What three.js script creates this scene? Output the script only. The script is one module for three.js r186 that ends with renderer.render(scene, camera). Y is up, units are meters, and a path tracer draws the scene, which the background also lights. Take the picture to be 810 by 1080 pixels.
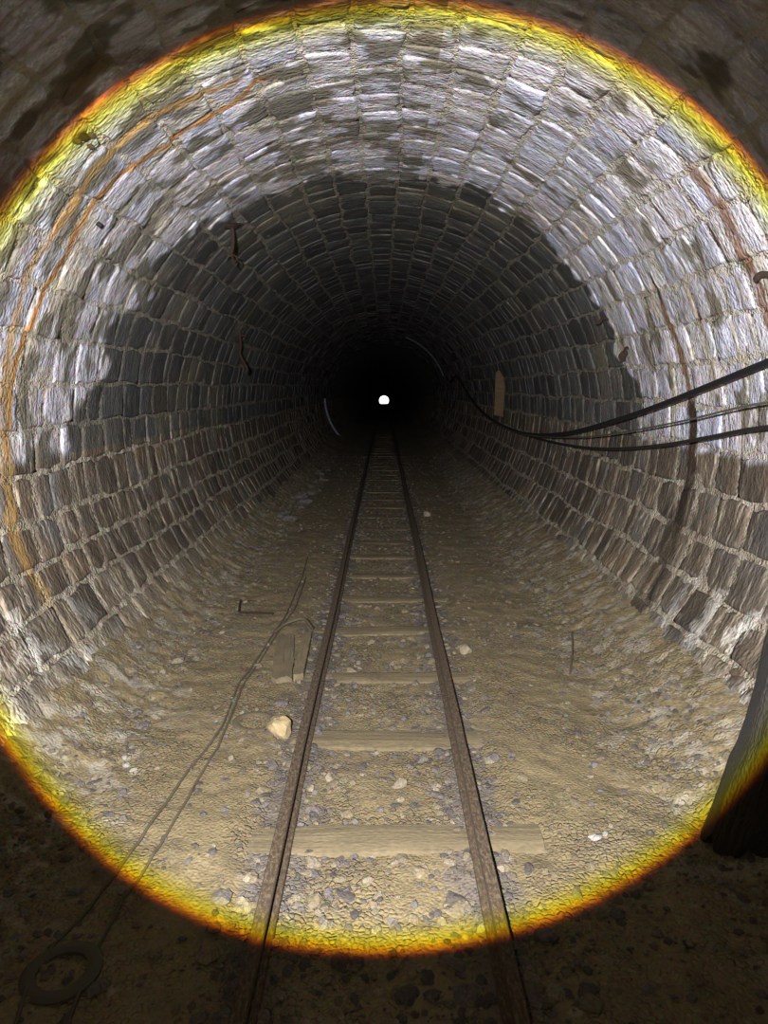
import * as THREE from 'three';
import { mergeGeometries, mergeVertices, toCreasedNormals } from 'three/addons/utils/BufferGeometryUtils.js';

// ---------------------------------------------------------------- camera, daylight, head torch, exposure
const scene = new THREE.Scene();
const renderer = new THREE.WebGLRenderer();
renderer.toneMapping = THREE.LinearToneMapping;
renderer.toneMappingExposure = 1.0;
renderer.shadowMap.enabled = true;

const EYE = new THREE.Vector3(0, 1.5, 0);
const camera = new THREE.PerspectiveCamera((2 * Math.atan(540 / 780) * 180) / Math.PI, 0.75, 0.05, 500);
camera.position.copy(EYE);
camera.rotation.x = -Math.atan((540 - 408) / 780);
scene.add(camera);

scene.background = new THREE.Color(2.6, 2.7, 2.9);          // overcast daylight, seen only through the far portal

// the photographer's head torch: one lens, whose edge splits the colours (each colour leaves in a slightly different cone)
const TORCH = new THREE.Vector3(-0.2, 1.66, 0.3);
const BEAM = { yaw: 0.057, pitch: 0.157 };
const AIM = new THREE.Vector3(Math.sin(BEAM.yaw) * Math.cos(BEAM.pitch), -Math.sin(BEAM.pitch), -Math.cos(BEAM.yaw) * Math.cos(BEAM.pitch));
for (const [name, rgb, power, deg, soft] of [
  ['torch_red', [1, 0, 0], 128, 30.08, 0.02],
  ['torch_green', [0, 1, 0], 125, 29.96, 0.026],
  ['torch_blue', [0, 0, 1], 131, 29.5, 0.055],
  ['torch_spill', [1, 0.86, 0.7], 2.0, 75, 0.6],             // stray light that leaks past the lens
]) {
  const l = new THREE.SpotLight(new THREE.Color().setRGB(...rgb), power, 0, (deg * Math.PI) / 180, soft, 2);
  l.name = name;
  l.position.copy(TORCH);
  l.target.position.copy(TORCH).addScaledVector(AIM, 10);
  l.castShadow = true;
  l.shadow.mapSize.set(2048, 2048);
  l.shadow.radius = 0.5;
  scene.add(l, l.target);
}

// ---------------------------------------------------------------- numbers and noise
const R = 1.75, CY = 1.2;                                    // bore radius and height of its centre above the floor
const NEAR0 = 0.5, NEAR1 = 8.5, T0 = -50, T1 = 230;          // part of the lining with its own painted map: depth range, angle range
const D = Math.PI / 180;
let seed = 7;
const rnd = () => { seed = (seed + 0x6d2b79f5) | 0; let t = Math.imul(seed ^ (seed >>> 15), 1 | seed); t = (t + Math.imul(t ^ (t >>> 7), 61 | t)) ^ t; return ((t ^ (t >>> 14)) >>> 0) / 4294967296; };
const rr = (a, b) => a + (b - a) * rnd();
const clamp = (x, a = 0, b = 1) => (x < a ? a : x > b ? b : x);
const sm = (a, b, x) => { const t = clamp((x - a) / (b - a)); return t * t * (3 - 2 * t); };
const lerp = (a, b, t) => a + (b - a) * t;
const PERM = new Uint8Array(512);
{ const p = [...Array(256).keys()]; for (let i = 255; i > 0; i--) { const j = (rnd() * (i + 1)) | 0; [p[i], p[j]] = [p[j], p[i]]; } for (let i = 0; i < 512; i++) PERM[i] = p[i & 255]; }
const GX = new Float32Array(256), GY = new Float32Array(256);
for (let i = 0; i < 256; i++) { const a = rnd() * Math.PI * 2; GX[i] = Math.cos(a) * 1.5; GY[i] = Math.sin(a) * 1.5; }
// gradient noise in about -1 .. 1
function blend(a, b, c, d, u, v) {
  const s = u * u * u * (u * (u * 6 - 15) + 10), t = v * v * v * (v * (v * 6 - 15) + 10), w = u - 1, z = v - 1;
  const n0 = GX[a] * u + GY[a] * v, n1 = GX[b] * w + GY[b] * v, n2 = GX[c] * u + GY[c] * z, n3 = GX[d] * w + GY[d] * z, p = n0 + (n1 - n0) * s;
  return p + (n2 + (n3 - n2) * s - p) * t;
}
function noise(x, y) {
  const fx = Math.floor(x), fy = Math.floor(y), x0 = fx & 255, y0 = fy & 255, y1 = (y0 + 1) & 255, A = PERM[x0], B = PERM[x0 + 1];
  return blend(PERM[A + y0], PERM[B + y0], PERM[A + y1], PERM[B + y1], x - fx, y - fy);
}
function tiled(x, y, px, py) {                                // repeats every px, py
  const fx = Math.floor(x), fy = Math.floor(y), x0 = ((fx % px) + px) % px, y0 = ((fy % py) + py) % py, A = PERM[x0 & 255], B = PERM[((x0 + 1) % px) & 255], y1 = ((y0 + 1) % py) & 255, w = y0 & 255;
  return blend(PERM[A + w], PERM[B + w], PERM[A + y1], PERM[B + y1], x - fx, y - fy);
}
function fbm(x, y, n, px, py) {
  let s = 0, a = 0.55;
  if (px) for (let i = 0; i < n; i++) { s += a * tiled(x, y, px, py); x *= 2; y *= 2; px *= 2; py *= 2; a *= 0.5; }
  else for (let i = 0; i < n; i++) { s += a * noise(x, y); x = x * 2 + 17.3; y *= 2; a *= 0.5; }
  return s;
}
const GAMMA = new Uint8Array(8193); for (let k = 0; k < 8193; k++) { const c = k / 8192; GAMMA[k] = Math.round(255 * (c <= 0.0031308 ? c * 12.92 : 1.055 * Math.pow(c, 1 / 2.4) - 0.055)); }
const toByte = (c) => GAMMA[(clamp(c) * 8192) | 0];
function colorTexture(w, h, f) {
  const d = new Uint8Array(w * h * 4), c = [0, 0, 0];
  for (let j = 0, o = 0; j < h; j++) for (let i = 0; i < w; i++, o += 4) { f((i + 0.5) / w, (j + 0.5) / h, c); d[o] = toByte(c[0]); d[o + 1] = toByte(c[1]); d[o + 2] = toByte(c[2]); d[o + 3] = 255; }
  const t = new THREE.DataTexture(d, w, h);
  t.colorSpace = THREE.SRGBColorSpace; t.magFilter = THREE.LinearFilter; t.minFilter = THREE.LinearMipmapLinearFilter; t.generateMipmaps = true; t.wrapS = t.wrapT = THREE.RepeatWrapping; t.needsUpdate = true;
  return t;
}
function heightTexture(w, h, f) {
  const d = new Uint8Array(w * h * 4);
  for (let j = 0, o = 0; j < h; j++) for (let i = 0; i < w; i++, o += 4) { const v = Math.round(255 * clamp(f((i + 0.5) / w, (j + 0.5) / h))); d[o] = d[o + 1] = d[o + 2] = v; d[o + 3] = 255; }
  const t = new THREE.DataTexture(d, w, h);
  t.magFilter = THREE.LinearFilter; t.minFilter = THREE.LinearMipmapLinearFilter; t.generateMipmaps = true; t.wrapS = t.wrapT = THREE.RepeatWrapping; t.needsUpdate = true;
  return t;
}
const used = new Map();
function numbered(n) { const k = used.get(n) ?? 0; used.set(n, k + 1); return k ? n + '_' + String(k).padStart(3, '0') : n; }
function tag(o, label, category, group, kind) {
  o.userData.label = label; o.userData.category = category;
  if (group) o.userData.group = group;
  if (kind) o.userData.kind = kind;
  return o;
}
function put(o, parent = scene) { o.traverse((m) => { m.castShadow = m.receiveShadow = true; }); parent.add(o); return o; }
function mesh(name, g, m, parent) { const o = new THREE.Mesh(g, m); o.name = name; o.castShadow = o.receiveShadow = true; if (parent) parent.add(o); return o; }

// how far the bore has sunk at depth d (level for 30 m, then gently downhill to the far portal)
const sink = (d) => (d > 30 ? (d - 30) * 0.019 : 0);
const arc = (deg) => (deg - T0) * D * R;
const onBore = (deg, d, r = R) => [r * Math.cos(deg * D), CY - sink(d) + r * Math.sin(deg * D), -d];

// ---------------------------------------------------------------- colours of the lining, as matter: lime coat, rust and mud stains, stone, mortar
const table = (t, x) => { if (x <= t[0][0]) return t[0][1]; for (let i = 1; i < t.length; i++) if (x < t[i][0]) return lerp(t[i - 1][1], t[i][1], (x - t[i - 1][0]) / (t[i][0] - t[i - 1][0])); return t[t.length - 1][1]; };
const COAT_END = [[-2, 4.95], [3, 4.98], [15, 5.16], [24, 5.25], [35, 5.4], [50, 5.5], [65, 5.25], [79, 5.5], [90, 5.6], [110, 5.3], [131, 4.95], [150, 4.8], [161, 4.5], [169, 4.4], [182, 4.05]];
// [points (angle, depth) , half width, colour, strength]
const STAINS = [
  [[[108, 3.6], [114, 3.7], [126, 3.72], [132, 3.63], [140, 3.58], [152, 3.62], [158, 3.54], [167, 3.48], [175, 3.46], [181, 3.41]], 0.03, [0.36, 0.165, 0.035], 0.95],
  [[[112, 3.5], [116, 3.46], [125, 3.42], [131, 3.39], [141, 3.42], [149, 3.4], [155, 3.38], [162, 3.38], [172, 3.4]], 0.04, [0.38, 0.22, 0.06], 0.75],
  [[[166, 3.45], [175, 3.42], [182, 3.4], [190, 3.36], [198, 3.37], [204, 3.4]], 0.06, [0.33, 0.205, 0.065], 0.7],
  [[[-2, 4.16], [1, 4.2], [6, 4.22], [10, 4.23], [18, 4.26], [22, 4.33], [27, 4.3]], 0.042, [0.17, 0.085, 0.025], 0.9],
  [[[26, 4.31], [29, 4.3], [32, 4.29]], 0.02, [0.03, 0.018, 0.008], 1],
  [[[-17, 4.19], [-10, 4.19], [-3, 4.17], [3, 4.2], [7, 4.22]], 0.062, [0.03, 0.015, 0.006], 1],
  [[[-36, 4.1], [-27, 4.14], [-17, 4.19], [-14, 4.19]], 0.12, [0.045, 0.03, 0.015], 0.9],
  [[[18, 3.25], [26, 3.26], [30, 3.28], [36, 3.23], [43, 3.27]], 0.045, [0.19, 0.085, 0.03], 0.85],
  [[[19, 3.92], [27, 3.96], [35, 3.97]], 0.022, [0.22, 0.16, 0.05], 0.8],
  [[[45, 3.55], [52, 3.6], [60, 3.55]], 0.02, [0.3, 0.16, 0.1], 0.5],
  [[[119, 3.0], [127, 2.83], [137, 2.8], [146, 2.85]], 0.07, [0.16, 0.1, 0.04], 0.75],
];
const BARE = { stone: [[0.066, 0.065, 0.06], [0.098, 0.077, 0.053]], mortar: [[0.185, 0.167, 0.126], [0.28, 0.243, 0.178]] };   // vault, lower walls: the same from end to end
const SPOTS = [[127, 2.8, 0.1, [0.1, 0.07, 0.035]], [136, 2.78, 0.07, [0.08, 0.055, 0.03]], [133, 3.1, 0.06, [0.09, 0.045, 0.02]], [141, 2.95, 0.07, [0.1, 0.07, 0.04]], [70, 2.75, 0.12, [0.09, 0.07, 0.05]], [50, 2.7, 0.09, [0.1, 0.08, 0.06]], [-31, 2.98, 0.04, [0.09, 0.035, 0.015]]];
const mixIn = (c, k, t) => { c[0] = lerp(c[0], k[0], t); c[1] = lerp(c[1], k[1], t); c[2] = lerp(c[2], k[2], t); };
const setC = (c, k) => { c[0] = k[0]; c[1] = k[1]; c[2] = k[2]; };
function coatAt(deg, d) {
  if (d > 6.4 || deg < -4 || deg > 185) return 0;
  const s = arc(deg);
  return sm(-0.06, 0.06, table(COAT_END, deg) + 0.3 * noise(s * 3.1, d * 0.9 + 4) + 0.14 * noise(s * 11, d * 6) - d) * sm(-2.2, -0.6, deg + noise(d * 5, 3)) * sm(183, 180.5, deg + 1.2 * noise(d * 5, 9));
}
function lining(deg, d, stone, c, n1, n2, st, fine, coat) {
  const s = arc(deg);
  const vault = sm(-2.2, -0.6, deg) * sm(183, 181, deg);
  // bare masonry
  if (stone) {
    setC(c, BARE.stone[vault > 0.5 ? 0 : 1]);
    const g = (1 + 0.6 * n2 + 0.4 * st + 0.38 * fine) * (1 - 0.45 * sm(0.4, 0.62, fine + 0.4 * n2));
    c[0] *= g; c[1] *= g; c[2] *= g;
    mixIn(c, [0.16, 0.145, 0.085], vault * sm(0.0, 0.5, n1) * 0.45);
    if (vault < 0.5) {
      mixIn(c, [0.13, 0.09, 0.048], sm(0.0, 0.5, fbm(s * 2.3, d * 2.3 + 40, 2)) * 0.6);
      mixIn(c, [0.1, 0.098, 0.095], sm(0.0, 0.5, fbm(s * 2.1 + 20, d * 2.7, 2)) * 0.7);
      mixIn(c, [0.4, 0.345, 0.25], sm(0.14, 0.36, st * 0.8 + 0.45 * fbm(s * 3, d * 11 + 7, 3) + 0.1 * n1) * 0.62);      // smeared mortar
    } else mixIn(c, [0.3, 0.27, 0.19], sm(0.3, 0.5, st * 0.8 + 0.4 * n2) * 0.5);
  } else {
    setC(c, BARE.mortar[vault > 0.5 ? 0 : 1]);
    const g = 1 + 0.4 * n2 + 0.35 * fine;
    c[0] *= g; c[1] *= g; c[2] *= g;
    const q = fbm(s * 5, d * 5 + 11, 3);
    mixIn(c, [0.11, 0.085, 0.055], sm(0.1, 0.4, q) * 0.6);
    if (vault < 0.5) mixIn(c, [0.52, 0.48, 0.38], sm(0.05, 0.35, -q + 0.2 * fine) * 0.6);
  }
  // lime coat over the near vault
  if (coat > 0.01) {
    const bare = fbm(s * 2.6 + 9, d * 3.4 + 2, 3) + 0.35 * fbm(s * 9, d * 16, 2) + (deg > 82 ? 0.1 : -0.06) + (deg > 80 && deg < 112 ? 0.12 : 0);
    const cover = 1 - sm(0.1, 0.34, bare) * (stone ? 0.9 : 0.75);
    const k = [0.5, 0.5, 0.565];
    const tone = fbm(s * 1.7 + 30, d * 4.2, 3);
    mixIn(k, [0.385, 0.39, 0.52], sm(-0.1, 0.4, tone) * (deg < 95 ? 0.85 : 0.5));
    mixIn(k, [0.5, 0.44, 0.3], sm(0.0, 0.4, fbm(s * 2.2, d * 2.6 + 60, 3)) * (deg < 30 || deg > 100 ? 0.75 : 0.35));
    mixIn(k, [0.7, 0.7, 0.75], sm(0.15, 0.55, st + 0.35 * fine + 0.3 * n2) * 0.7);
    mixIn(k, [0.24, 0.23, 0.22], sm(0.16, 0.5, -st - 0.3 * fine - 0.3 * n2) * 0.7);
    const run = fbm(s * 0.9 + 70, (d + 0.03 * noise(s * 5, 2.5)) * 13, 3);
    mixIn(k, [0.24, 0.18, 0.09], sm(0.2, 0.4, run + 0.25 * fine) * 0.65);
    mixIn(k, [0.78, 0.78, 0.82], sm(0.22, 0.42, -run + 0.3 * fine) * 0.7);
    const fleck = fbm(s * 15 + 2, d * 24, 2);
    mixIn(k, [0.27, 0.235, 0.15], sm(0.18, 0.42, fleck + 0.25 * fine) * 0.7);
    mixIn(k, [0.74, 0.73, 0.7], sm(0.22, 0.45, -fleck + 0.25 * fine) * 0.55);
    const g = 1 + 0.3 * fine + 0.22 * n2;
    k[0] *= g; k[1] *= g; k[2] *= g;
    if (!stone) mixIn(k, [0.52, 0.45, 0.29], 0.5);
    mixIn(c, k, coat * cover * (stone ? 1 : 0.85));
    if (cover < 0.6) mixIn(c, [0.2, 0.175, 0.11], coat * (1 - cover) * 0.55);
  }
  // dried mud and pale crust low on the near walls
  if (deg < -22 || deg > 202) {
    const low = deg < 0 ? -deg : deg - 180;
    const mud = sm(27, 40, low + 14 * fbm(s * 2, d * 1.6, 3));
    mixIn(c, [0.31, 0.265, 0.175], mud * 0.8 * (0.65 + 0.5 * fine));
    const crust = sm(0.05, 0.3, fbm(s * 5, d * 6 + 25, 4) + 0.25 * fine) * sm(4.4, 3.2, d + n1) * sm(18, 26, low);
    mixIn(c, [0.58, 0.56, 0.5], crust * 0.62);
  }
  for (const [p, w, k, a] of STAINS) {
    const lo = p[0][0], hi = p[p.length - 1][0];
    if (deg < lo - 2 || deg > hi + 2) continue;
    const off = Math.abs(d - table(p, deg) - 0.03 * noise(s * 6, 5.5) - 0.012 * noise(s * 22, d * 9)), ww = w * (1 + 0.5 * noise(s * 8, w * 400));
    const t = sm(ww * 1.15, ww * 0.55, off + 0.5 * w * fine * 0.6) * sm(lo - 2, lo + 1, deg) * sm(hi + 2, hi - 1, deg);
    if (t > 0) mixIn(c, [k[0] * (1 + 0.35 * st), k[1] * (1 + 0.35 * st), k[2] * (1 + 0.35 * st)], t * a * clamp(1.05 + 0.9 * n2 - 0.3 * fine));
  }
  for (const [a, z, r, k] of SPOTS) {
    const x = (deg - a) * D * R, y = d - z, q = Math.hypot(x, y * 1.4);
    if (q < r * 2) mixIn(c, k, sm(r * 1.2, r * 0.6, q + r * 0.7 * n2) * 0.85);
  }
}
const mortarPixels = new Uint8Array(1792 * 1536 * 4), side = [0, 0, 0];
let at = 0;
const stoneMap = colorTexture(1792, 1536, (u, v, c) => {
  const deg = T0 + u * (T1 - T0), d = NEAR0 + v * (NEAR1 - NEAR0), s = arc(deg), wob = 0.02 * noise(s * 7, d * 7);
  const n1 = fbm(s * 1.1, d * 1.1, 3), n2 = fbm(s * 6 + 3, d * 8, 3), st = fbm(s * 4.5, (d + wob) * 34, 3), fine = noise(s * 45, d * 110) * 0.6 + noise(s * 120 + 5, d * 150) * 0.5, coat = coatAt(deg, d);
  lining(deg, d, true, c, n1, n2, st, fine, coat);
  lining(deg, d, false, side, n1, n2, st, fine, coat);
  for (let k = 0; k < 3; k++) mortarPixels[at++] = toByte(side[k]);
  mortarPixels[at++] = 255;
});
const mortarMap = stoneMap.clone(); mortarMap.source = new THREE.TextureSource({ data: mortarPixels, width: 1792, height: 1536 }); mortarMap.needsUpdate = true;
// grain for the lining beyond the mapped stretch, over the same stone and mortar colours
const grainMap = colorTexture(512, 512, (u, v, c) => { const g = 0.7 * (1 + 0.5 * fbm(u * 8, v * 8, 3, 8, 8) + 0.35 * tiled(u * 16, v * 64, 16, 64)); setC(c, [g, g, g]); });
grainMap.channel = 1;
const grained = (rgb) => new THREE.Color().setRGB(rgb[0] / 0.7, rgb[1] / 0.7, rgb[2] / 0.7);
// wrinkled stone relief, one tile a metre
const stoneBump = heightTexture(1024, 1024, (u, v) => {
  const w = 0.02 * fbm(u * 6, v * 6, 2, 6, 6);
  const r = 1 - Math.abs(fbm(u * 8, (v + w) * 26, 3, 8, 26)) * 1.9, f = fbm(u * 50, v * 60, 2, 50, 60), g = fbm(u * 10, v * 12, 3, 10, 12);
  return 0.38 + 0.2 * r * r * Math.sign(r) + 0.25 * f + 0.4 * g;
});
const roughBump = heightTexture(1024, 1024, (u, v) => 0.5 + 0.45 * fbm(u * 14, v * 14, 4, 14, 14) + 0.25 * fbm(u * 70, v * 70, 2, 70, 70));
stoneBump.channel = roughBump.channel = 1;

const M = {};
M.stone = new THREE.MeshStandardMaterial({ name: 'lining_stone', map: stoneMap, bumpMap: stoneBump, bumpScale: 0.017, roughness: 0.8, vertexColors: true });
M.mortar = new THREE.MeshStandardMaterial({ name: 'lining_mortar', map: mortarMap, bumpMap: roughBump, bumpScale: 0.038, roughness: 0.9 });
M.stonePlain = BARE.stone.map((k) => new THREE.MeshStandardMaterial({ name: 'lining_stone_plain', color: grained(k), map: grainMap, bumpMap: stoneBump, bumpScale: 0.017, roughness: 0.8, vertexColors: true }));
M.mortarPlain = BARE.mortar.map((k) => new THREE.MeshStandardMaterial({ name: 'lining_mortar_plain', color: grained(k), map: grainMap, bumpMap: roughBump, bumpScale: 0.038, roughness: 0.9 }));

// ---------------------------------------------------------------- lining: solid shell (mortar) with single stones set in it
const JOINTS = [-46, -38.6, -31, -23.6, -16.1, -8.4, -0.6];
for (let i = 1; i <= 12; i++) JOINTS.push(-0.6 + i * 7.3);
JOINTS.push(94.3, 101.5);
for (let i = 1; i <= 10; i++) JOINTS.push(101.5 + i * 7.55);
JOINTS.push(183.9, 191.5, 198.3, 204.5, 211.4, 218.8, 226);
const jointAt = (i, d) => JOINTS[i] + 0.8 * noise(d * 1.1, i * 7.7) + 0.4 * noise(d * 4.3, i * 3.3 + 50);

function shellPatch(a0, a1, d0, d1, na, nd, rough, fine = true) {
  const pos = [], uv = [], uv1 = [], idx = [];
  const grid = (rad, bumpy, flip) => {
    const b = pos.length / 3;
    for (let j = 0; j <= nd; j++) for (let i = 0; i <= na; i++) {
      const a = lerp(a0, a1, i / na), d = lerp(d0, d1, j / nd), s = arc(a);
      pos.push(...onBore(a, d, rad + (bumpy ? rough * (fbm(s * 6, d * 6, 3) + 0.5 * noise(s * 25, d * 25)) : 0)));
      uv.push((a - T0) / (T1 - T0), (d - NEAR0) / (NEAR1 - NEAR0)); uv1.push(s, d);
    }
    for (let j = 0; j < nd; j++) for (let i = 0; i < na; i++) { const p = b + j * (na + 1) + i, q = p + na + 1; flip ? idx.push(p, p + 1, q, p + 1, q + 1, q) : idx.push(p, q, p + 1, p + 1, q, q + 1); }
    return b;
  };
  const inner = grid(R, fine, false), outer = grid(R + 0.45, false, true);
  const ring = []; for (let i = 0; i <= na; i++) ring.push(i); for (let j = 1; j <= nd; j++) ring.push(j * (na + 1) + na); for (let i = na - 1; i >= 0; i--) ring.push(nd * (na + 1) + i); for (let j = nd - 1; j > 0; j--) ring.push(j * (na + 1));
  for (let k = 0; k < ring.length; k++) { const p = ring[k], q = ring[(k + 1) % ring.length]; const b = pos.length / 3; for (const v of [inner + p, inner + q, outer + p, outer + q]) { pos.push(pos[v * 3], pos[v * 3 + 1], pos[v * 3 + 2]); uv.push(uv[v * 2], uv[v * 2 + 1]); uv1.push(uv1[v * 2], uv1[v * 2 + 1]); } idx.push(b, b + 1, b + 2, b + 1, b + 3, b + 2); }
  const g = new THREE.BufferGeometry();
  g.setAttribute('position', new THREE.Float32BufferAttribute(pos, 3)); g.setAttribute('uv', new THREE.Float32BufferAttribute(uv, 2)); g.setAttribute('uv1', new THREE.Float32BufferAttribute(uv1, 2)); g.setIndex(idx);
  const flat = g; flat.computeVertexNormals();
  return flat;
}
const SIDES = [
  { name: 'wall_right', a0: -90, a1: -0.6, label: 'lower right tunnel wall of brown stone blocks with pale mortar joints', from: 0, to: 6 },
  { name: 'ceiling', a0: -0.6, a1: 184, label: 'round tunnel vault of lime-crusted stone blocks turning dark further in', from: 6, to: 31 },
  { name: 'wall_left', a0: 184, a1: 270, label: 'lower left tunnel wall of brown stone blocks with muddy foot', from: 31, to: 37 },
];
const FARZ = 275;
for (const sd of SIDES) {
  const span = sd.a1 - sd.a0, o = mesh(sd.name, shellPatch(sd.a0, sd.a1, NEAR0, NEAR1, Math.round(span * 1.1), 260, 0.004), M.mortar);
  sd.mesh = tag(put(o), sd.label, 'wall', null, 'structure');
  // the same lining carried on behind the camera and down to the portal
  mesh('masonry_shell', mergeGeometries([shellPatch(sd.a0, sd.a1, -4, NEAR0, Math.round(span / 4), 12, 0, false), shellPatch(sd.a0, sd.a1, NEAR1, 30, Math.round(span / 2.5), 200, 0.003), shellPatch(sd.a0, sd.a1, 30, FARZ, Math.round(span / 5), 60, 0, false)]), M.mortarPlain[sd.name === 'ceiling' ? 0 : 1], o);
}

const V = new THREE.Vector3();
function pixelOf(x, y, z) { V.set(x, y, z).project(camera); return [(V.x * 0.5 + 0.5) * 810, (0.5 - V.y * 0.5) * 1080, V.z]; }
camera.aspect = 0.75; camera.updateProjectionMatrix(); camera.updateMatrixWorld(true);

function stoneGeometry(i, da, db, skew0, skew1, nu, nv, far) {
  const dm = (da + db) / 2, am = (JOINTS[i] + JOINTS[i + 1]) / 2, vault = i >= 6 && i < 31, coat = far ? 0 : coatAt(am, dm);
  const gap = vault ? lerp(rr(0.004, 0.009), rr(0.004, 0.01), coat) : rr(0.005, 0.013), drop = lerp(0.007, 0.006, coat);
  const proud = lerp(rr(0.004, 0.01), rr(0.003, 0.008), coat), ta = rr(-0.004, 0.004), td = rr(-0.004, 0.004), ga = (gap / R) / D, cr = [0, 1, 2, 3].map(() => 0.034 * Math.pow(rnd(), 2));
  const us = [0], vs = [0]; for (let k = 1; k < nu; k++) us.push(lerp(0.09, 0.91, (k - 1) / Math.max(1, nu - 2))); us.push(1); for (let k = 1; k < nv; k++) vs.push(lerp(0.1, 0.9, (k - 1) / Math.max(1, nv - 2))); vs.push(1);
  const pos = [], uv = [], uv1 = [], col = [], idx = [];
  const e = rr(0, 1);
  const tint = vault ? (coat > 0.5 ? [rr(0.82, 1.12), 0, 0] : [rr(0.55, 1.4), 0, 0]) : [rr(0.6, 1.4), 0, 0];
  const warm = rr(-0.07, 0.09);
  tint[1] = tint[0] * (1 - warm * 0.25); tint[2] = tint[0] * (1 - warm); tint[0] *= 1 + warm * 0.3;
  const point = (u, v, sunk) => {
    let d = lerp(lerp(da + gap, db - gap, v), lerp(da + gap + skew0, db - gap + skew1, v), u);
    let a = lerp(jointAt(i, d) + ga, jointAt(i + 1, d) - ga, u);
    const edge = Math.max(Math.abs(u - 0.5), Math.abs(v - 0.5)) > 0.49, s0 = arc(a);
    const corner = Math.abs(u - 0.5) > 0.3 && Math.abs(v - 0.5) > 0.3 ? cr[(u > 0.5 ? 1 : 0) + (v > 0.5 ? 2 : 0)] : 0;
    const ew = edge ? 0.011 : 0.003;
    d += ew * noise(s0 * 30 + e * 90, d * 30); a += (ew * noise(s0 * 30, d * 30 + e * 70)) / R / D;
    if (edge && corner) { d += (v > 0.5 ? -1 : 1) * corner * 0.6; a += ((u > 0.5 ? -1 : 1) * corner * 0.6) / R / D; }
    const s = arc(a);
    let r = R - proud - ta * (u - 0.5) * 2 - td * (v - 0.5) * 2 - 0.008 * fbm(s * 9 + e * 40, d * 12, 3) + (edge ? drop : 0);
    if (sunk) r = R + 0.03;
    pos.push(...onBore(a, d, r)); uv.push((a - T0) / (T1 - T0), (d - NEAR0) / (NEAR1 - NEAR0)); uv1.push(s + (far ? e * 3 : Math.round(e * 3) * 0.37), d + i * 0.31); col.push(...tint);
  };
  for (const v of vs) for (const u of us) point(u, v, false);
  const n = nu + 1;
  for (let j = 0; j < nv; j++) for (let k = 0; k < nu; k++) { const p = j * n + k, q = p + n; (j + k) & 1 ? idx.push(p, q, p + 1, p + 1, q, q + 1) : idx.push(p, q, q + 1, p, q + 1, p + 1); }
  const ring = []; for (let k = 0; k <= nu; k++) ring.push([k, 0]); for (let k = 1; k <= nv; k++) ring.push([nu, k]); for (let k = nu - 1; k >= 0; k--) ring.push([k, nv]); for (let k = nv - 1; k > 0; k--) ring.push([0, k]);
  const b = pos.length / 3;
  for (const [k, j] of ring) point(us[k], vs[j], true);
  for (let k = 0; k < ring.length; k++) { const k2 = (k + 1) % ring.length, p = ring[k][1] * n + ring[k][0], q = ring[k2][1] * n + ring[k2][0]; idx.push(p, q, b + k, q, b + k2, b + k); }
  const g = new THREE.BufferGeometry();
  g.setAttribute('position', new THREE.Float32BufferAttribute(pos, 3)); g.setAttribute('uv', new THREE.Float32BufferAttribute(uv, 2)); g.setAttribute('uv1', new THREE.Float32BufferAttribute(uv1, 2)); g.setAttribute('color', new THREE.Float32BufferAttribute(col, 3)); g.setIndex(idx);
  g.computeVertexNormals();
  return g;
}
for (const sd of SIDES) {
  const near = [], farG = [];
  for (let i = sd.from; i < sd.to; i++) {
    let d = NEAR0 + rr(0.02, 0.3), sk = 0;
    const mean = i >= 6 && i < 31 ? 0.275 : 0.235;
    while (d < 26) {
      const len = mean * (rnd() < 0.12 ? rr(0.45, 0.7) : rr(0.72, 1.42)), sk2 = rr(-0.026, 0.026), db = d + len;
      if (db < NEAR1) {
        const am = (JOINTS[i] + JOINTS[i + 1]) / 2, P = pixelOf(...onBore(am, (d + db) / 2)), A = pixelOf(...onBore(am, d)), B = pixelOf(...onBore(am, db)), C = pixelOf(...onBore(JOINTS[i], (d + db) / 2)), E = pixelOf(...onBore(JOINTS[i + 1], (d + db) / 2));
        const inView = P[0] > -60 && P[0] < 870 && P[1] > -60 && P[1] < 1140 && d > 1, low = onBore(am, d)[1] < -0.06;
        const size = inView && !low ? Math.min(Math.hypot(A[0] - B[0], A[1] - B[1]), Math.hypot(C[0] - E[0], C[1] - E[1])) : 0;
        near.push([size, stoneGeometry(i, d, db, sk, sk2, 6, 5, false)]);
      } else {
        const lo = d > 14;
        farG.push(stoneGeometry(i, d, db, sk, sk2, lo ? 2 : 3, lo ? 2 : 3, true));
      }
      d = db; sk = sk2;
    }
  }
  near.sort((a, b) => b[0] - a[0]);
  const own = near.filter(([z], k) => k < 300 && z > 6);
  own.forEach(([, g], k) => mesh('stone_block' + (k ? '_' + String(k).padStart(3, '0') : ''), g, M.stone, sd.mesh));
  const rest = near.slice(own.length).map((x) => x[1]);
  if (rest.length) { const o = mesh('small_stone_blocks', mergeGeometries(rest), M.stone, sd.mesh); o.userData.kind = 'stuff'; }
  const o = mesh('distant_stone_blocks', mergeGeometries(farG), M.stonePlain[sd.name === 'ceiling' ? 0 : 1], sd.mesh); o.userData.kind = 'stuff';
}

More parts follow.
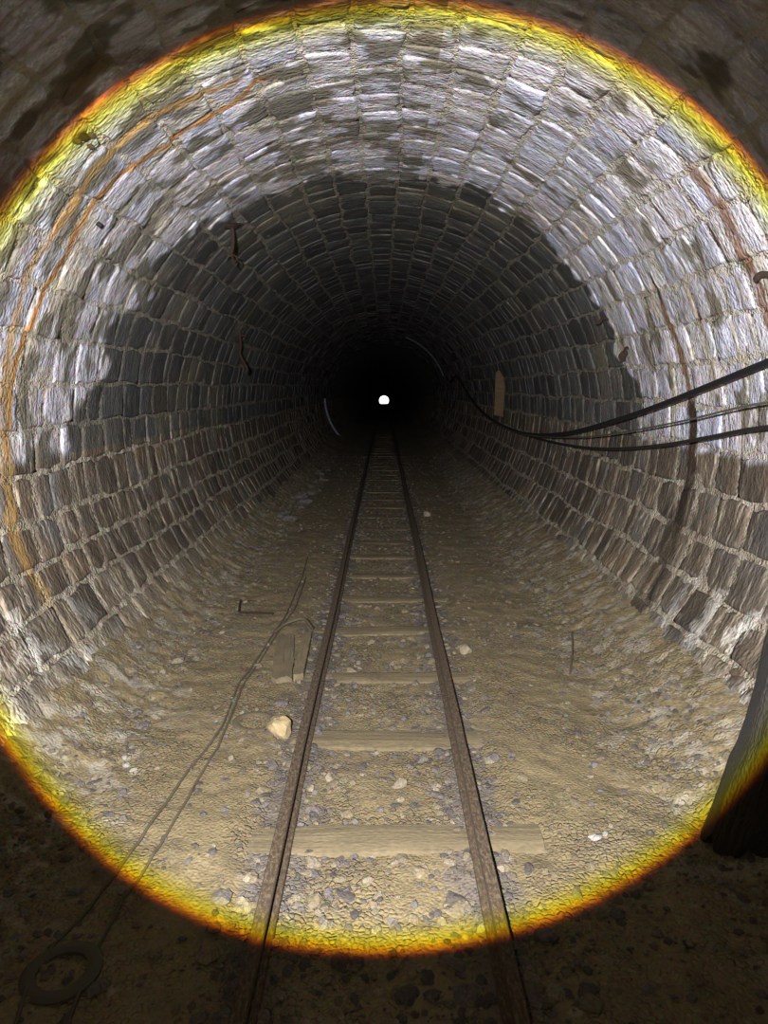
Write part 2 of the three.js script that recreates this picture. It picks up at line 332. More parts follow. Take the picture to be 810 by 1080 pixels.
// ---------------------------------------------------------------- floor
const RAIL_L = -0.335, RAIL_R = 0.312;
function groundY(x, d) {
  const ax = Math.abs(x), side = x < 0 ? 1.06 : 1.0, nearRail = Math.exp(-(((x - RAIL_L) / 0.11) ** 2)) + Math.exp(-(((x - RAIL_R) / 0.11) ** 2));
  let y = 0.014 * fbm(x * 2.2, d * 2.2, 3) + 0.009 * fbm(x * 11, d * 11, 3) + 0.004 * noise(x * 40, d * 40);
  y += 0.26 * sm(side + 0.1 * noise(d * 0.8, x > 0 ? 3 : 8), side + 0.62, ax) + 0.02 * sm(0.7, 1.15, ax) * fbm(x * 6, d * 6 + 90, 3) + 0.018 * sm(0.85, 1.1, ax) * fbm(x * 17, d * 17, 2);
  y += 0.014 * (Math.exp(-(((x - RAIL_L) / 0.07) ** 2)) + Math.exp(-(((x - RAIL_R) / 0.07) ** 2))) * (1 + 0.5 * noise(d * 6, x * 4)) + 0.004 * nearRail + 0.03 * sm(0.37, 0.5, ax) * (1 - Math.exp(-(((x - 0.48) / 0.1) ** 2) - ((d - 2.26) / 0.18) ** 2)) - 0.006;
  return y - sink(d);
}
function floorPatch(x0, x1, d0, d1, nx, nd, detail) {
  const pos = [], uv = [], uv1 = [], idx = [];
  for (let j = 0; j <= nd; j++) for (let i = 0; i <= nx; i++) { const x = lerp(x0, x1, i / nx), d = lerp(d0, d1, j / nd); pos.push(x, detail ? groundY(x, d) : 0.1 * sm(1.0, 1.6, Math.abs(x)) - sink(d), -d); uv.push((x + 1.6) / 3.2, d / 12); uv1.push(x / 2, d / 2); }
  for (let j = 0; j < nd; j++) for (let i = 0; i < nx; i++) { const p = j * (nx + 1) + i, q = p + nx + 1; idx.push(p, p + 1, q, p + 1, q + 1, q); }
  const g = new THREE.BufferGeometry();
  g.setAttribute('position', new THREE.Float32BufferAttribute(pos, 3)); g.setAttribute('uv', new THREE.Float32BufferAttribute(uv, 2)); g.setAttribute('uv1', new THREE.Float32BufferAttribute(uv1, 2)); g.setIndex(idx); g.computeVertexNormals();
  return g;
}
const groundMap = colorTexture(1024, 2048, (u, v, c) => {
  const x = u * 3.2 - 1.6, d = v * 12, n1 = fbm(x * 1.6, d * 1.6, 3), n2 = fbm(x * 9, d * 6, 3), f = noise(x * 70, d * 50) * 0.6 + noise(x * 140, d * 90) * 0.5;
  setC(c, [0.165, 0.128, 0.062]);
  const g = 1 + 0.35 * n2 + 0.3 * f; c[0] *= g; c[1] *= g; c[2] *= g;
  mixIn(c, [0.2, 0.162, 0.09], sm(0, 0.5, n1) * 0.5);
  const rail = Math.exp(-(((x - RAIL_L) / 0.1) ** 2)) + Math.exp(-(((x - RAIL_R) / 0.1) ** 2));
  mixIn(c, [0.1, 0.085, 0.074], sm(0.25, 0.7, rail + 0.7 * n2 + 0.2 * f) * 0.75);
  mixIn(c, [0.055, 0.047, 0.042], sm(0.18, 0.45, fbm(x * 3 + 8, d * 3, 3) * 0.7 + 0.45 * fbm(x * 16, d * 12, 2)) * 0.45);
  mixIn(c, [0.27, 0.25, 0.2], sm(0.05, 0.3, fbm(x * 8 + 3, d * 8, 4) + 0.2 * f) * sm(0.8, 1.15, Math.abs(x) + 0.2 * n1) * 0.6);
  mixIn(c, [0.3, 0.27, 0.2], sm(0.38, 0.6, fbm(x * 14, d * 14 + 31, 3) + 0.25 * sm(0.8, 1.3, Math.abs(x))) * 0.6);
});
const CELLS = 110, cellX = new Float32Array(CELLS * CELLS), cellY = new Float32Array(CELLS * CELLS), cellH = new Float32Array(CELLS * CELLS);
for (let k = 0; k < CELLS * CELLS; k++) { cellX[k] = rnd(); cellY[k] = rnd(); cellH[k] = rnd(); }
const dirtBump = heightTexture(1024, 1024, (u, v) => {         // crushed stone half sunk in mud
  const x = u * CELLS, y = v * CELLS, cx = Math.floor(x), cy = Math.floor(y);
  let f1 = 9, f2 = 9, h = 0;
  for (let j = -1; j <= 1; j++) for (let i = -1; i <= 1; i++) {
    const k = ((cy + j + CELLS) % CELLS) * CELLS + ((cx + i + CELLS) % CELLS), dx = cx + i + cellX[k] - x, dy = cy + j + cellY[k] - y, q = dx * dx + dy * dy;
    if (q < f1) { f2 = f1; f1 = q; h = cellH[k]; } else if (q < f2) f2 = q;
  }
  const a = fbm(u * 9, v * 9, 4, 9, 9), chip = sm(0.02, 0.3, Math.sqrt(f2) - Math.sqrt(f1)) * (0.25 + h * h * 0.9), fine = tiled(u * 220, v * 220, 220, 220);
  return 0.3 + 0.3 * a + 0.3 * chip * sm(-0.35, 0.25, fbm(u * 5 + 3, v * 5, 2, 5, 5)) + 0.07 * fine;
});
dirtBump.channel = 1;
M.ground = new THREE.MeshStandardMaterial({ name: 'muddy_ground', map: groundMap, bumpMap: dirtBump, bumpScale: 0.03, roughness: 0.95 });
const floor = tag(put(mesh('floor', floorPatch(-1.55, 1.55, 0.8, 12, 170, 620, true), M.ground)), 'muddy tan tunnel floor strewn with crushed stone', 'floor', null, 'structure');
mesh('mud_bed', floorPatch(-1.6, 1.6, 12, 30, 70, 360, true), M.ground, floor);
mesh('mud_bed', mergeGeometries([floorPatch(-1.6, 1.6, -4, 0.8, 8, 8, false), floorPatch(-1.6, 1.6, 30, FARZ + 14, 8, 40, false)]), M.ground, floor);
mesh('subsoil', new THREE.BoxGeometry(3.2, 0.4, 34).translate(0, -0.35, -13), M.ground, floor);
const back = tag(put(mesh('wall_back', new THREE.CylinderGeometry(R + 0.45, R + 0.45, 0.3, 40).rotateX(Math.PI / 2).translate(0, CY, 4.1), M.mortarPlain[1])), 'dark masonry closing the tunnel behind the photographer', 'wall', null, 'structure');

// crushed stone
function shard(detail, flat, sd) {
  let g = mergeVertices(new THREE.IcosahedronGeometry(1, detail).deleteAttribute('normal').deleteAttribute('uv'));
  const p = g.attributes.position;
  for (let k = 0; k < p.count; k++) { V.fromBufferAttribute(p, k); const q = 1 + 0.34 * noise(V.x * 1.7 + sd, V.y * 1.7 + V.z * 1.3 + sd * 2) + 0.2 * noise(V.z * 2.5 + sd, V.x * 2.5 - V.y); p.setXYZ(k, V.x * q * 1.15, V.y * q * flat, V.z * q * 0.9); }
  g = g.toNonIndexed(); g.computeVertexNormals();
  const u = new Float32Array(p.count && g.attributes.position.count * 2); for (let k = 0; k < u.length / 2; k++) { u[2 * k] = g.attributes.position.getX(k) * 0.5 + 0.5; u[2 * k + 1] = g.attributes.position.getZ(k) * 0.5 + g.attributes.position.getY(k) * 0.5; }
  g.setAttribute('uv', new THREE.BufferAttribute(u, 2));
  return g;
}
const gritMap = colorTexture(256, 256, (u, v, c) => { const g = 0.85 + 0.5 * fbm(u * 6, v * 6, 4, 6, 6); setC(c, [g, g * 0.985, g * 0.96]); });
const grit = (rgb, name) => new THREE.MeshStandardMaterial({ name, color: new THREE.Color().setRGB(...rgb), map: gritMap, bumpMap: gritMap, bumpScale: 0.004, roughness: 0.9 });
M.gravel = grit([1, 1, 1], 'gravel');
const TONES = [[0.14, 0.115, 0.075], [0.115, 0.1, 0.09], [0.17, 0.138, 0.08], [0.075, 0.064, 0.054], [0.2, 0.17, 0.115], [0.125, 0.109, 0.1]];
function gravelSpot(maxD) {
  for (;;) {
    const d = 1.05 + (maxD - 1.05) * Math.pow(rnd(), 1.7), x = rr(-1.35, 1.35);
    const rail = Math.exp(-(((x - RAIL_L) / 0.12) ** 2)) + Math.exp(-(((x - RAIL_R) / 0.12) ** 2)), wall = sm(0.85, 1.15, Math.abs(x)), between = Math.abs(x) < 0.26 ? 0.22 : 0;
    const want = 0.1 + 0.75 * rail + 0.4 * wall + between * (1 + fbm(x * 3, d * 3, 2)) + 0.35 * sm(0.1, 0.4, fbm(x * 2 + 5, d * 2, 3));
    if (rnd() < want && Math.abs(x - RAIL_L) > 0.035 && Math.abs(x - RAIL_R) > 0.035) return [x, d];
  }
}
const shards = [shard(1, 0.55, 1), shard(1, 0.7, 5), shard(0, 0.5, 9), shard(1, 0.45, 14)];
const mat4 = new THREE.Matrix4(), qt = new THREE.Quaternion(), eu = new THREE.Euler(), sc = new THREE.Vector3(), ps = new THREE.Vector3(), tmpC = new THREE.Color();
shards.forEach((g, k) => {
  const N = 5200, o = new THREE.InstancedMesh(g, M.gravel, N);
  o.name = 'gravel' + (k ? '_00' + k : ''); o.userData.kind = 'stuff'; o.castShadow = o.receiveShadow = true;
  for (let n = 0; n < N; n++) {
    const [x, d] = gravelSpot(16), s = 0.0035 + 0.013 * Math.pow(rnd(), 2.6);
    eu.set(rr(-0.5, 0.5), rr(0, 6.28), rr(-0.5, 0.5)); qt.setFromEuler(eu); sc.set(s * rr(0.8, 1.4), s * rr(0.7, 1.1), s); ps.set(x, groundY(x, d) + s * 0.15, -d);
    o.setMatrixAt(n, mat4.compose(ps, qt, sc));
    const t = TONES[(rnd() * TONES.length) | 0], b = rr(0.75, 1.3); o.setColorAt(n, tmpC.setRGB(t[0] * b, t[1] * b, t[2] * b));
  }
  floor.add(o);
});
const gritMats = TONES.map((t, k) => grit(t, 'ballast_' + k));
for (let n = 0; n < 300; n++) {
  let x, d; do { [x, d] = gravelSpot(5.2); } while (d < 1.25 || Math.abs(x) > 0.72 + (n % 4 === 0 ? 0.5 : 0));
  const s = 0.011 + 0.019 * Math.pow(rnd(), 1.8) * (d < 2 ? 1.25 : 1), o = mesh('ballast_stone' + (n ? '_' + String(n).padStart(3, '0') : ''), shards[(rnd() * 4) | 0], gritMats[(rnd() * gritMats.length) | 0], floor);
  o.position.set(x, groundY(x, d) + s * 0.12, -d); o.rotation.set(rr(-0.4, 0.4), rr(0, 6.28), rr(-0.4, 0.4)); o.scale.set(s * rr(0.9, 1.3), s * rr(0.7, 1), s);
}

// ---------------------------------------------------------------- track
const woodMap = colorTexture(512, 512, (u, v, c) => {
  const g = fbm(u * 3, v * 40, 3, 3, 40), m = fbm(u * 5, v * 5, 3, 5, 5), f = tiled(u * 60, v * 120, 60, 120);
  setC(c, [0.15, 0.118, 0.062]); const k = 1 + 0.25 * g + 0.35 * m + 0.2 * f; c[0] *= k; c[1] *= k; c[2] *= k;
  mixIn(c, [0.06, 0.046, 0.027], sm(0.1, 0.5, g + 0.4 * m) * 0.5);
});
const woodBump = heightTexture(512, 512, (u, v) => 0.5 + 0.4 * fbm(u * 3, v * 36, 3, 3, 36) + 0.12 * tiled(u * 50, v * 120, 50, 120));
const rustMap = colorTexture(512, 512, (u, v, c) => {
  const m = fbm(u * 22, v * 22, 3, 22, 22) * 1.3, f = tiled(u * 64, v * 64, 64, 64);
  setC(c, [0.085, 0.058, 0.032]); const k = 1 + 0.35 * m + 0.4 * f; c[0] *= k; c[1] *= k; c[2] *= k;
  mixIn(c, [0.03, 0.018, 0.011], sm(0, 0.4, m + 0.4 * f) * 0.7); mixIn(c, [0.15, 0.118, 0.072], sm(0.15, 0.4, -m + 0.2 * f) * 0.6);
});
const rustBump = heightTexture(512, 512, (u, v) => 0.5 + 0.4 * fbm(u * 24, v * 24, 3, 24, 24) + 0.15 * tiled(u * 128, v * 128, 128, 128));
M.sleeper = new THREE.MeshStandardMaterial({ name: 'mud_covered_wood', map: woodMap, bumpMap: woodBump, bumpScale: 0.006, roughness: 0.92 });
M.rust = new THREE.MeshStandardMaterial({ name: 'rusty_iron', map: rustMap, bumpMap: rustBump, bumpScale: 0.003, roughness: 0.85, metalness: 0.15 });
M.darkRust = new THREE.MeshStandardMaterial({ name: 'dark_iron', color: new THREE.Color().setRGB(0.42, 0.32, 0.29), map: rustMap, bumpMap: rustBump, bumpScale: 0.003, roughness: 0.8, metalness: 0.2 });

function sweepRail(x0) {
  const head = [[-0.016, 0.066], [0.016, 0.066], [0.019, 0.061], [0.019, 0.049], [0.008, 0.042], [0.007, 0.016], [0.032, 0.008], [0.034, 0.0], [-0.034, 0.0], [-0.032, 0.008], [-0.007, 0.016], [-0.008, 0.042], [-0.019, 0.049], [-0.019, 0.061]];
  const pos = [], uv = [], idx = [], n = head.length, ds = []; for (let d = -3; d < 10; d += 0.1) ds.push(d); for (let d = 10; d < 30; d += 0.5) ds.push(d); for (let d = 30; d <= 110; d += 8) ds.push(d);
  for (const d of ds) head.forEach(([x, y], k) => { pos.push(x0 + x + 0.006 * noise(d * 0.5, x0 * 50) + 0.0012 * noise(d * 9, k * 3.3), y + 0.018 + 0.002 * noise(d * 0.7, x0 * 90) - sink(d) + 0.001 * noise(d * 8, k * 5.1), -d); uv.push(k / 6, d * 2); });
  for (let j = 0; j + 1 < ds.length; j++) for (let k = 0; k < n; k++) { const p = j * n + k, q = j * n + ((k + 1) % n); idx.push(p, q, p + n, q, q + n, p + n); }
  for (const b of [0, (ds.length - 1) * n]) for (let k = 1; k + 1 < n; k++) b ? idx.push(b, b + k, b + k + 1) : idx.push(b, b + k + 1, b + k);
  const g = new THREE.BufferGeometry(); g.setAttribute('position', new THREE.Float32BufferAttribute(pos, 3)); g.setAttribute('uv', new THREE.Float32BufferAttribute(uv, 2)); g.setIndex(idx); g.computeVertexNormals();
  return toCreasedNormals(g, 0.5);
}
for (const [x, label] of [[RAIL_L, 'rusty narrow-gauge rail on the side of the pale rock and wires'], [RAIL_R, 'rusty narrow-gauge rail on the side of the hanging cables']]) {
  const r = new THREE.Group(); r.name = numbered('rail');
  mesh('rail_bar', sweepRail(x), M.rust, r);
  put(tag(r, label, 'rail'));
}
const SLEEPERS = [1.46, 2.19, 2.9, 3.6, 4.34, 5.05, 5.7]; while (SLEEPERS.length < 34) SLEEPERS.push(SLEEPERS[SLEEPERS.length - 1] + rr(0.64, 0.74));
SLEEPERS.forEach((d, k) => {
  const w = k === 1 ? 0.15 : rr(0.12, 0.16), L = k === 2 ? 0.9 : rr(1.0, 1.06), g0 = new THREE.BoxGeometry(L, 0.12, w, 28, 3, 5), p = g0.attributes.position, e = k * 7.3;
  for (let n = 0; n < p.count; n++) {
    V.fromBufferAttribute(p, n);
    const top = V.y > 0.05, front = Math.abs(Math.abs(V.z) - w / 2) < 0.001;
    V.y += (top && front ? -0.006 - 0.008 * Math.max(0, noise(V.x * 9 + e, V.z * 5)) : 0) + (top ? 0.006 * noise(V.x * 3 + e, V.z * 6) : 0);
    V.z += front ? 0.008 * noise(V.x * 4 + e, V.z * 9) : 0;
    V.x += Math.abs(Math.abs(V.x) - L / 2) < 0.001 ? 0.015 * noise(V.z * 20 + e, V.y * 9) : 0;
    p.setXYZ(n, V.x, V.y, V.z);
  }
  const uv = g0.attributes.uv; for (let n = 0; n < uv.count; n++) uv.setXY(n, p.getX(n) * 0.9 + k * 0.37, p.getZ(n) + p.getY(n) + k * 0.21);
  g0.computeVertexNormals();
  const o = mesh(numbered('railway_sleeper'), toCreasedNormals(g0, 0.6), M.sleeper);
  o.position.set((k === 2 ? 0.065 : 0.015) + rr(-0.01, 0.01), (k === 0 ? -0.07 : k < 7 ? -0.047 + rr(-0.002, 0.004) : -0.054 + rr(-0.006, 0.006)) - sink(d), -d - w / 2); o.rotation.set(rr(-0.02, 0.02), rr(-0.015, 0.015), rr(-0.006, 0.006));
  const which = { 1: 'wooden sleeper with one bare end showing past the rail, pebbles in front', 2: 'muddy wooden sleeper level with the pale yellow rock', 3: 'muddy wooden sleeper level with the lower ends of the short boards', 4: 'muddy wooden sleeper level with the strap on the short boards' }[k];
  put(tag(o, which ?? 'mud-covered wooden sleeper sunk in the floor under both rails', 'railway sleeper', 'sleepers under the track'));
});

// ---------------------------------------------------------------- things on the floor
function rock(name, label, x, d, size, rgb, sd, group) {
  let g = mergeVertices(new THREE.IcosahedronGeometry(1, 3).deleteAttribute('normal').deleteAttribute('uv')); const p = g.attributes.position;
  for (let k = 0; k < p.count; k++) {
    V.fromBufferAttribute(p, k);
    let q = 1; for (let c = 0; c < 9; c++) { const a = c * 2.4 + sd, b = Math.cos(c * 1.7 + sd * 3), h = Math.sqrt(1 - b * b), t = V.x * Math.cos(a) * h + V.y * b + V.z * Math.sin(a) * h; if (t > 0.72) q = Math.min(q, 0.74 / t); }
    q *= 1 + 0.08 * noise(V.x * 3 + sd, V.y * 3 + V.z * 2);
    p.setXYZ(k, V.x * q * size[0], V.y * q * size[1], V.z * q * size[2]);
  }
  g.computeVertexNormals(); g = toCreasedNormals(g, 0.35);
  const u = []; for (let k = 0; k < g.attributes.position.count; k++) u.push(g.attributes.position.getX(k) * 6, (g.attributes.position.getY(k) + g.attributes.position.getZ(k)) * 6); g.setAttribute('uv', new THREE.Float32BufferAttribute(u, 2));
  const o = mesh(numbered(name), g, new THREE.MeshStandardMaterial({ name: 'rock', color: new THREE.Color().setRGB(...rgb), map: gritMap, bumpMap: gritMap, bumpScale: 0.006, roughness: 0.9 }));
  o.position.set(x, groundY(x, d) + size[1] * 0.45, -d); o.rotation.set(0.15 * Math.sin(sd), sd, 0.1);
  return put(tag(o, label, 'rock', group));
}
rock('rock', 'pale yellow fist-sized rock lying against the rail', -0.452, 2.99, [0.062, 0.062, 0.055], [0.36, 0.28, 0.145], 2.2);
rock('rock', 'small pale stone lying alone beyond the rail, on the cable side', 0.5, 8.45, [0.05, 0.045, 0.04], [0.36, 0.32, 0.23], 4);
rock('rock', 'pointed tan stone beside the rail on the cable side', 0.46, 3.98, [0.035, 0.04, 0.03], [0.28, 0.235, 0.15], 6);
function fragment(name, label, x, d, s, rgb, k, group) {
  const o = mesh(numbered(name), shard(1, 0.6, k * 3.1), grit(rgb, 'broken_stone'));
  o.scale.set(s * 1.2, s, s); o.position.set(x, groundY(x, d) + s * 0.25, -d); o.rotation.set(rr(-0.4, 0.4), rr(0, 6), rr(-0.4, 0.4));
  return put(tag(o, label, 'rock', group));
}
for (let k = 0; k < 14; k++) fragment('rubble_block', 'pale rubble lump heaped along the foot of the left wall', -1.04 + rr(-0.1, 0.12), 7.6 + k * 0.42 + rr(-0.15, 0.15), rr(0.035, 0.085), [0.12, 0.11, 0.092], k, 'rubble at the foot of the wall');
for (const [x, d, s, k] of [[-1.02, 2.72, 0.02, 1], [-0.98, 2.68, 0.014, 2], [-1.05, 2.78, 0.013, 3], [0.7, 2.24, 0.017, 4], [0.74, 2.26, 0.012, 5], [-0.75, 3.1, 0.01, 6]]) fragment('chalk_fragment', 'small white chalky fragment on the muddy floor', x, d, s * 0.85, [0.34, 0.325, 0.28], k + 20, 'white fragments on the floor');

// weathered boards
function board(name, label, x, d, yaw, [L, H, W], sd, color, lift = 0) {
  const g = new THREE.BoxGeometry(W, H, L, 4, 2, 16), p = g.attributes.position;
  for (let k = 0; k < p.count; k++) { V.fromBufferAttribute(p, k); const end = Math.abs(Math.abs(V.z) - L / 2) < 1e-3; p.setXYZ(k, V.x * (1 + 0.1 * noise(V.z * 6 + sd, 2)) + 0.004 * noise(V.z * 14, sd), V.y + 0.004 * noise(V.z * 8 + sd, V.x * 20), V.z + (end ? 0.03 * noise(V.x * 30 + sd, V.y * 20) : 0)); }
  const uv = g.attributes.uv; for (let k = 0; k < uv.count; k++) uv.setXY(k, p.getZ(k) * 1.2 + sd, p.getX(k) * 1.5 + p.getY(k));
  g.computeVertexNormals();
  const o = mesh(numbered(name), toCreasedNormals(g, 0.6), new THREE.MeshStandardMaterial({ name: 'old_board', color: new THREE.Color().setRGB(...color), map: woodMap, bumpMap: woodBump, bumpScale: 0.006, roughness: 0.9 }));
  o.position.set(x, groundY(x, d) + H * 0.4 + lift, -d); o.rotation.y = yaw;
  return put(tag(o, label, 'board'));
}
board('wooden_board', 'wider of two short grey boards lying beside the rail', -0.55, 3.88, 0.1, [0.66, 0.025, 0.105], 3, [0.95, 0.95, 1]);
board('wooden_board', 'narrow short board lying against the wider board by the rail', -0.448, 3.92, 0.03, [0.66, 0.04, 0.05], 8, [1.1, 1.1, 1.1]);

function tube(pts, r, seg = 6, closed = false) { const c = new THREE.CatmullRomCurve3(pts.map((p) => new THREE.Vector3(...p)), closed, 'centripetal'); return new THREE.TubeGeometry(c, Math.max(8, pts.length * 8), r, seg, closed); }
const onGround = (list, r) => { const out = []; for (let k = 0; k < list.length; k++) { out.push([list[k][0], groundY(list[k][0], -list[k][1]) + r * 1.3, list[k][1]]); if (k + 1 < list.length) for (const t of [0.33, 0.67]) { const x = lerp(list[k][0], list[k + 1][0], t), z = lerp(list[k][1], list[k + 1][1], t); out.push([x, groundY(x, -z) + r * 1.3, z]); } } return out; };
const plain = (rgb, rough, name, metal = 0) => new THREE.MeshStandardMaterial({ name, color: new THREE.Color().setRGB(...rgb), roughness: rough, metalness: metal });
M.wire = plain([0.075, 0.06, 0.036], 0.8, 'muddy_wire');
M.blackCable = plain([0.008, 0.008, 0.009], 0.6, 'black_cable_sheath');
M.rubber = plain([0.1, 0.082, 0.048], 0.75, 'muddy_rubber');
put(tag(mesh('wire', tube(onGround([[-0.67, -6.31], [-0.64, -5.6], [-0.64, -4.58], [-0.71, -3.68], [-0.73, -3.51], [-0.71, -3.05], [-0.72, -2.94], [-0.76, -2.7], [-0.77, -2.59], [-0.79, -2.36], [-0.81, -2.14], [-0.82, -2.06], [-0.84, -1.93], [-0.88, -1.75], [-0.89, -1.64], [-0.86, -1.5], [-0.8, -1.2]], 0.005), 0.005), M.wire), 'thin muddy wire trailing over the floor, the one closer to the wall', 'wire'));
put(tag(mesh(numbered('wire') && numbered('wire'), tube(onGround([[-0.61, -5.6], [-0.6, -4.79], [-0.665, -3.98], [-0.705, -3.49], [-0.69, -3.09], [-0.69, -2.86], [-0.71, -2.61], [-0.71, -2.48], [-0.73, -2.17], [-0.74, -2.06], [-0.76, -1.93], [-0.76, -1.73], [-0.74, -1.5], [-0.68, -1.2]], 0.005), 0.005), M.wire), 'thin muddy wire trailing over the floor, the one closer to the rail', 'wire'));
function flatRing(name, label, x, d, ro, ri, h, tilt, m) {
  const g = new THREE.LatheGeometry([[ri, 0], [ri, h * 0.7], [ri + (ro - ri) * 0.25, h], [ro - (ro - ri) * 0.25, h], [ro, h * 0.6], [ro, 0], [ri, 0]].map((q) => new THREE.Vector2(...q)), 36);
  const o = mesh(numbered(name), toCreasedNormals(g, 0.7), m); o.position.set(x, groundY(x, d) - 0.001, -d); o.rotation.set(...tilt);
  return put(tag(o, label, 'ring'));
}
flatRing('rubber_ring', 'flat muddy rubber ring lying beside the pale yellow rock', -0.575, 3.09, 0.1, 0.066, 0.012, [0.02, 0, -0.03], M.rubber);
flatRing('rubber_ring', 'larger dark rubber ring lying between the two wires', -0.82, 1.66, 0.1, 0.062, 0.012, [0.03, 0, 0.04], plain([0.06, 0.05, 0.032], 0.7, 'dark_rubber'));
put(tag(mesh('bent_rod', tube([[-0.99, groundY(-0.99, 4.93) + 0.02, -4.93], [-0.955, groundY(-0.955, 4.7) + 0.02, -4.7], [-0.945, groundY(-0.945, 4.66) + 0.02, -4.66], [-0.92, groundY(-0.92, 4.66) + 0.02, -4.66], [-0.72, groundY(-0.72, 4.64) + 0.02, -4.64]], 0.008), M.darkRust), 'bent iron rod lying on the floor beyond the short boards', 'rod'));
put(tag(mesh('twig', tube([[1.07, groundY(1.07, 4.0) + 0.09, -4.05], [1.04, groundY(1.04, 3.9) + 0.05, -3.9], [0.97, groundY(0.97, 3.66) + 0.004, -3.66]], 0.005), M.wire), 'thin twig leaning on the rubble by the right wall', 'twig'));
put(tag(mesh('bent_strap', tube([[-0.66, groundY(-0.66, 4.28) + 0.012, -4.26], [-0.6, groundY(-0.6, 4.36) + 0.04, -4.36], [-0.5, groundY(-0.5, 4.4) + 0.06, -4.38], [-0.43, groundY(-0.43, 4.3) + 0.05, -4.27]], 0.009), M.wire), 'bent strap curled over the top of the short boards', 'strap'));

// leaning post by the right wall
{
  const g = new THREE.CylinderGeometry(0.11, 0.125, 1.25, 14, 22), p = g.attributes.position, uv = g.attributes.uv;
  for (let k = 0; k < p.count; k++) {
    V.fromBufferAttribute(p, k);
    const a = Math.atan2(V.z, V.x), q = 1 + 0.16 * noise(a * 1.6 + 4, V.y * 2.2) + 0.08 * noise(a * 4, V.y * 7);
    p.setXYZ(k, V.x * q, V.y + (V.y < -0.55 ? 0.2 * noise(a * 2.2 + 2, 3.3) - 0.02 : 0), V.z * q);
    uv.setXY(k, V.y * 1.2, a / 6.283 * 1);
  }
  g.computeVertexNormals();
  const o = mesh('timber_post', toCreasedNormals(g, 0.5), new THREE.MeshStandardMaterial({ name: 'black_timber', color: new THREE.Color().setRGB(0.09, 0.09, 0.105), map: woodMap, bumpMap: woodBump, bumpScale: 0.02, roughness: 0.8 }));
  o.position.set(1.3, 0.61, -2.2); o.rotation.set(0.02, 0, -0.2);
  put(tag(o, 'blackened timber post standing tilted beside the right wall', 'post'));
}

// ---------------------------------------------------------------- cables on the right and what holds them
const X = 1.6, run = (list, dx = 0, dy = 0) => list.map(([d, y, x]) => [(x ?? X) + dx, y + dy, -d]);
const tail = [[8.2, 0.985], [10, 0.985], [11.5, 1.05], [13.2, 1.21], [15, 1.49], [16.4, 1.72], [16.75, 1.76], [17.2, 1.74], [18.2, 1.62]];
const cable = (name, label, pts, r, m) => put(tag(mesh(name, tube(pts, r, 8), m), label, 'cable'));
cable('power_cable', 'thick black cable hanging highest along the right wall', run([[1.2, 1.9, 1.5], [2.2, 1.76, 1.57], [3.1, 1.61], [4.3, 1.4], [5.15, 1.27], [6.5, 1.1], ...tail]), 0.017, M.blackCable);
cable('steel_wire', 'thin wire hanging between the two black cables', run([[1.2, 1.6], [2.2, 1.5], [3.1, 1.44], [3.95, 1.325], [5.3, 1.165], [6.4, 1.075], ...tail.slice(0, 8)], -0.026, -0.006), 0.0055, plain([0.2, 0.19, 0.175], 0.35, 'steel_wire', 0.6));
cable('power_cable_001', 'medium black cable with rusty patches hanging lowest along the wall', run([[1.2, 1.5], [2.2, 1.4], [3.1, 1.36], [3.75, 1.268], [4.3, 1.19], [5.3, 1.085], [6.4, 1.022], ...tail], 0.022, -0.024), 0.0105, plain([0.016, 0.012, 0.01], 0.6, 'dull_cable'));
{
  const b = new THREE.Group(); b.name = 'cable_bracket';
  b.position.set(...onBore(17, 16.8));
  const at = (x, y, z, w, h, t, name) => { const o = mesh(name, new THREE.BoxGeometry(w, h, t), M.darkRust, b); o.position.set(x, y, z); return o; };
  at(-0.03, -0.12, 0, 0.04, 0.62, 0.05, 'upright'); at(-0.1, 0.04, 0, 0.18, 0.03, 0.04, 'arm'); at(-0.19, 0.06, 0, 0.02, 0.07, 0.04, 'arm_tip');
  put(tag(b, 'dark iron bracket on the right wall holding up the cables', 'bracket'));
}
{
  const s = new THREE.Shape(); s.moveTo(-0.06, -0.31); s.lineTo(0.065, -0.33); s.lineTo(0.07, 0.18); s.lineTo(-0.03, 0.33); s.lineTo(-0.07, 0.28); s.closePath();
  const g = new THREE.ExtrudeGeometry(s, { depth: 0.025, bevelEnabled: true, bevelSize: 0.004, bevelThickness: 0.004, bevelSegments: 1 });
  const o = mesh('wooden_board', g, new THREE.MeshStandardMaterial({ name: 'brown_board', color: new THREE.Color().setRGB(0.75, 0.58, 0.5), map: woodMap, bumpMap: woodBump, bumpScale: 0.005, roughness: 0.85 }));
  o.name = numbered('wooden_board'); o.position.set(1.655, 1.41, -10.7); o.rotation.set(0.0, -0.25, -0.03);
  put(tag(o, 'upright brown board with slanted top fixed to the right wall', 'board'));
}

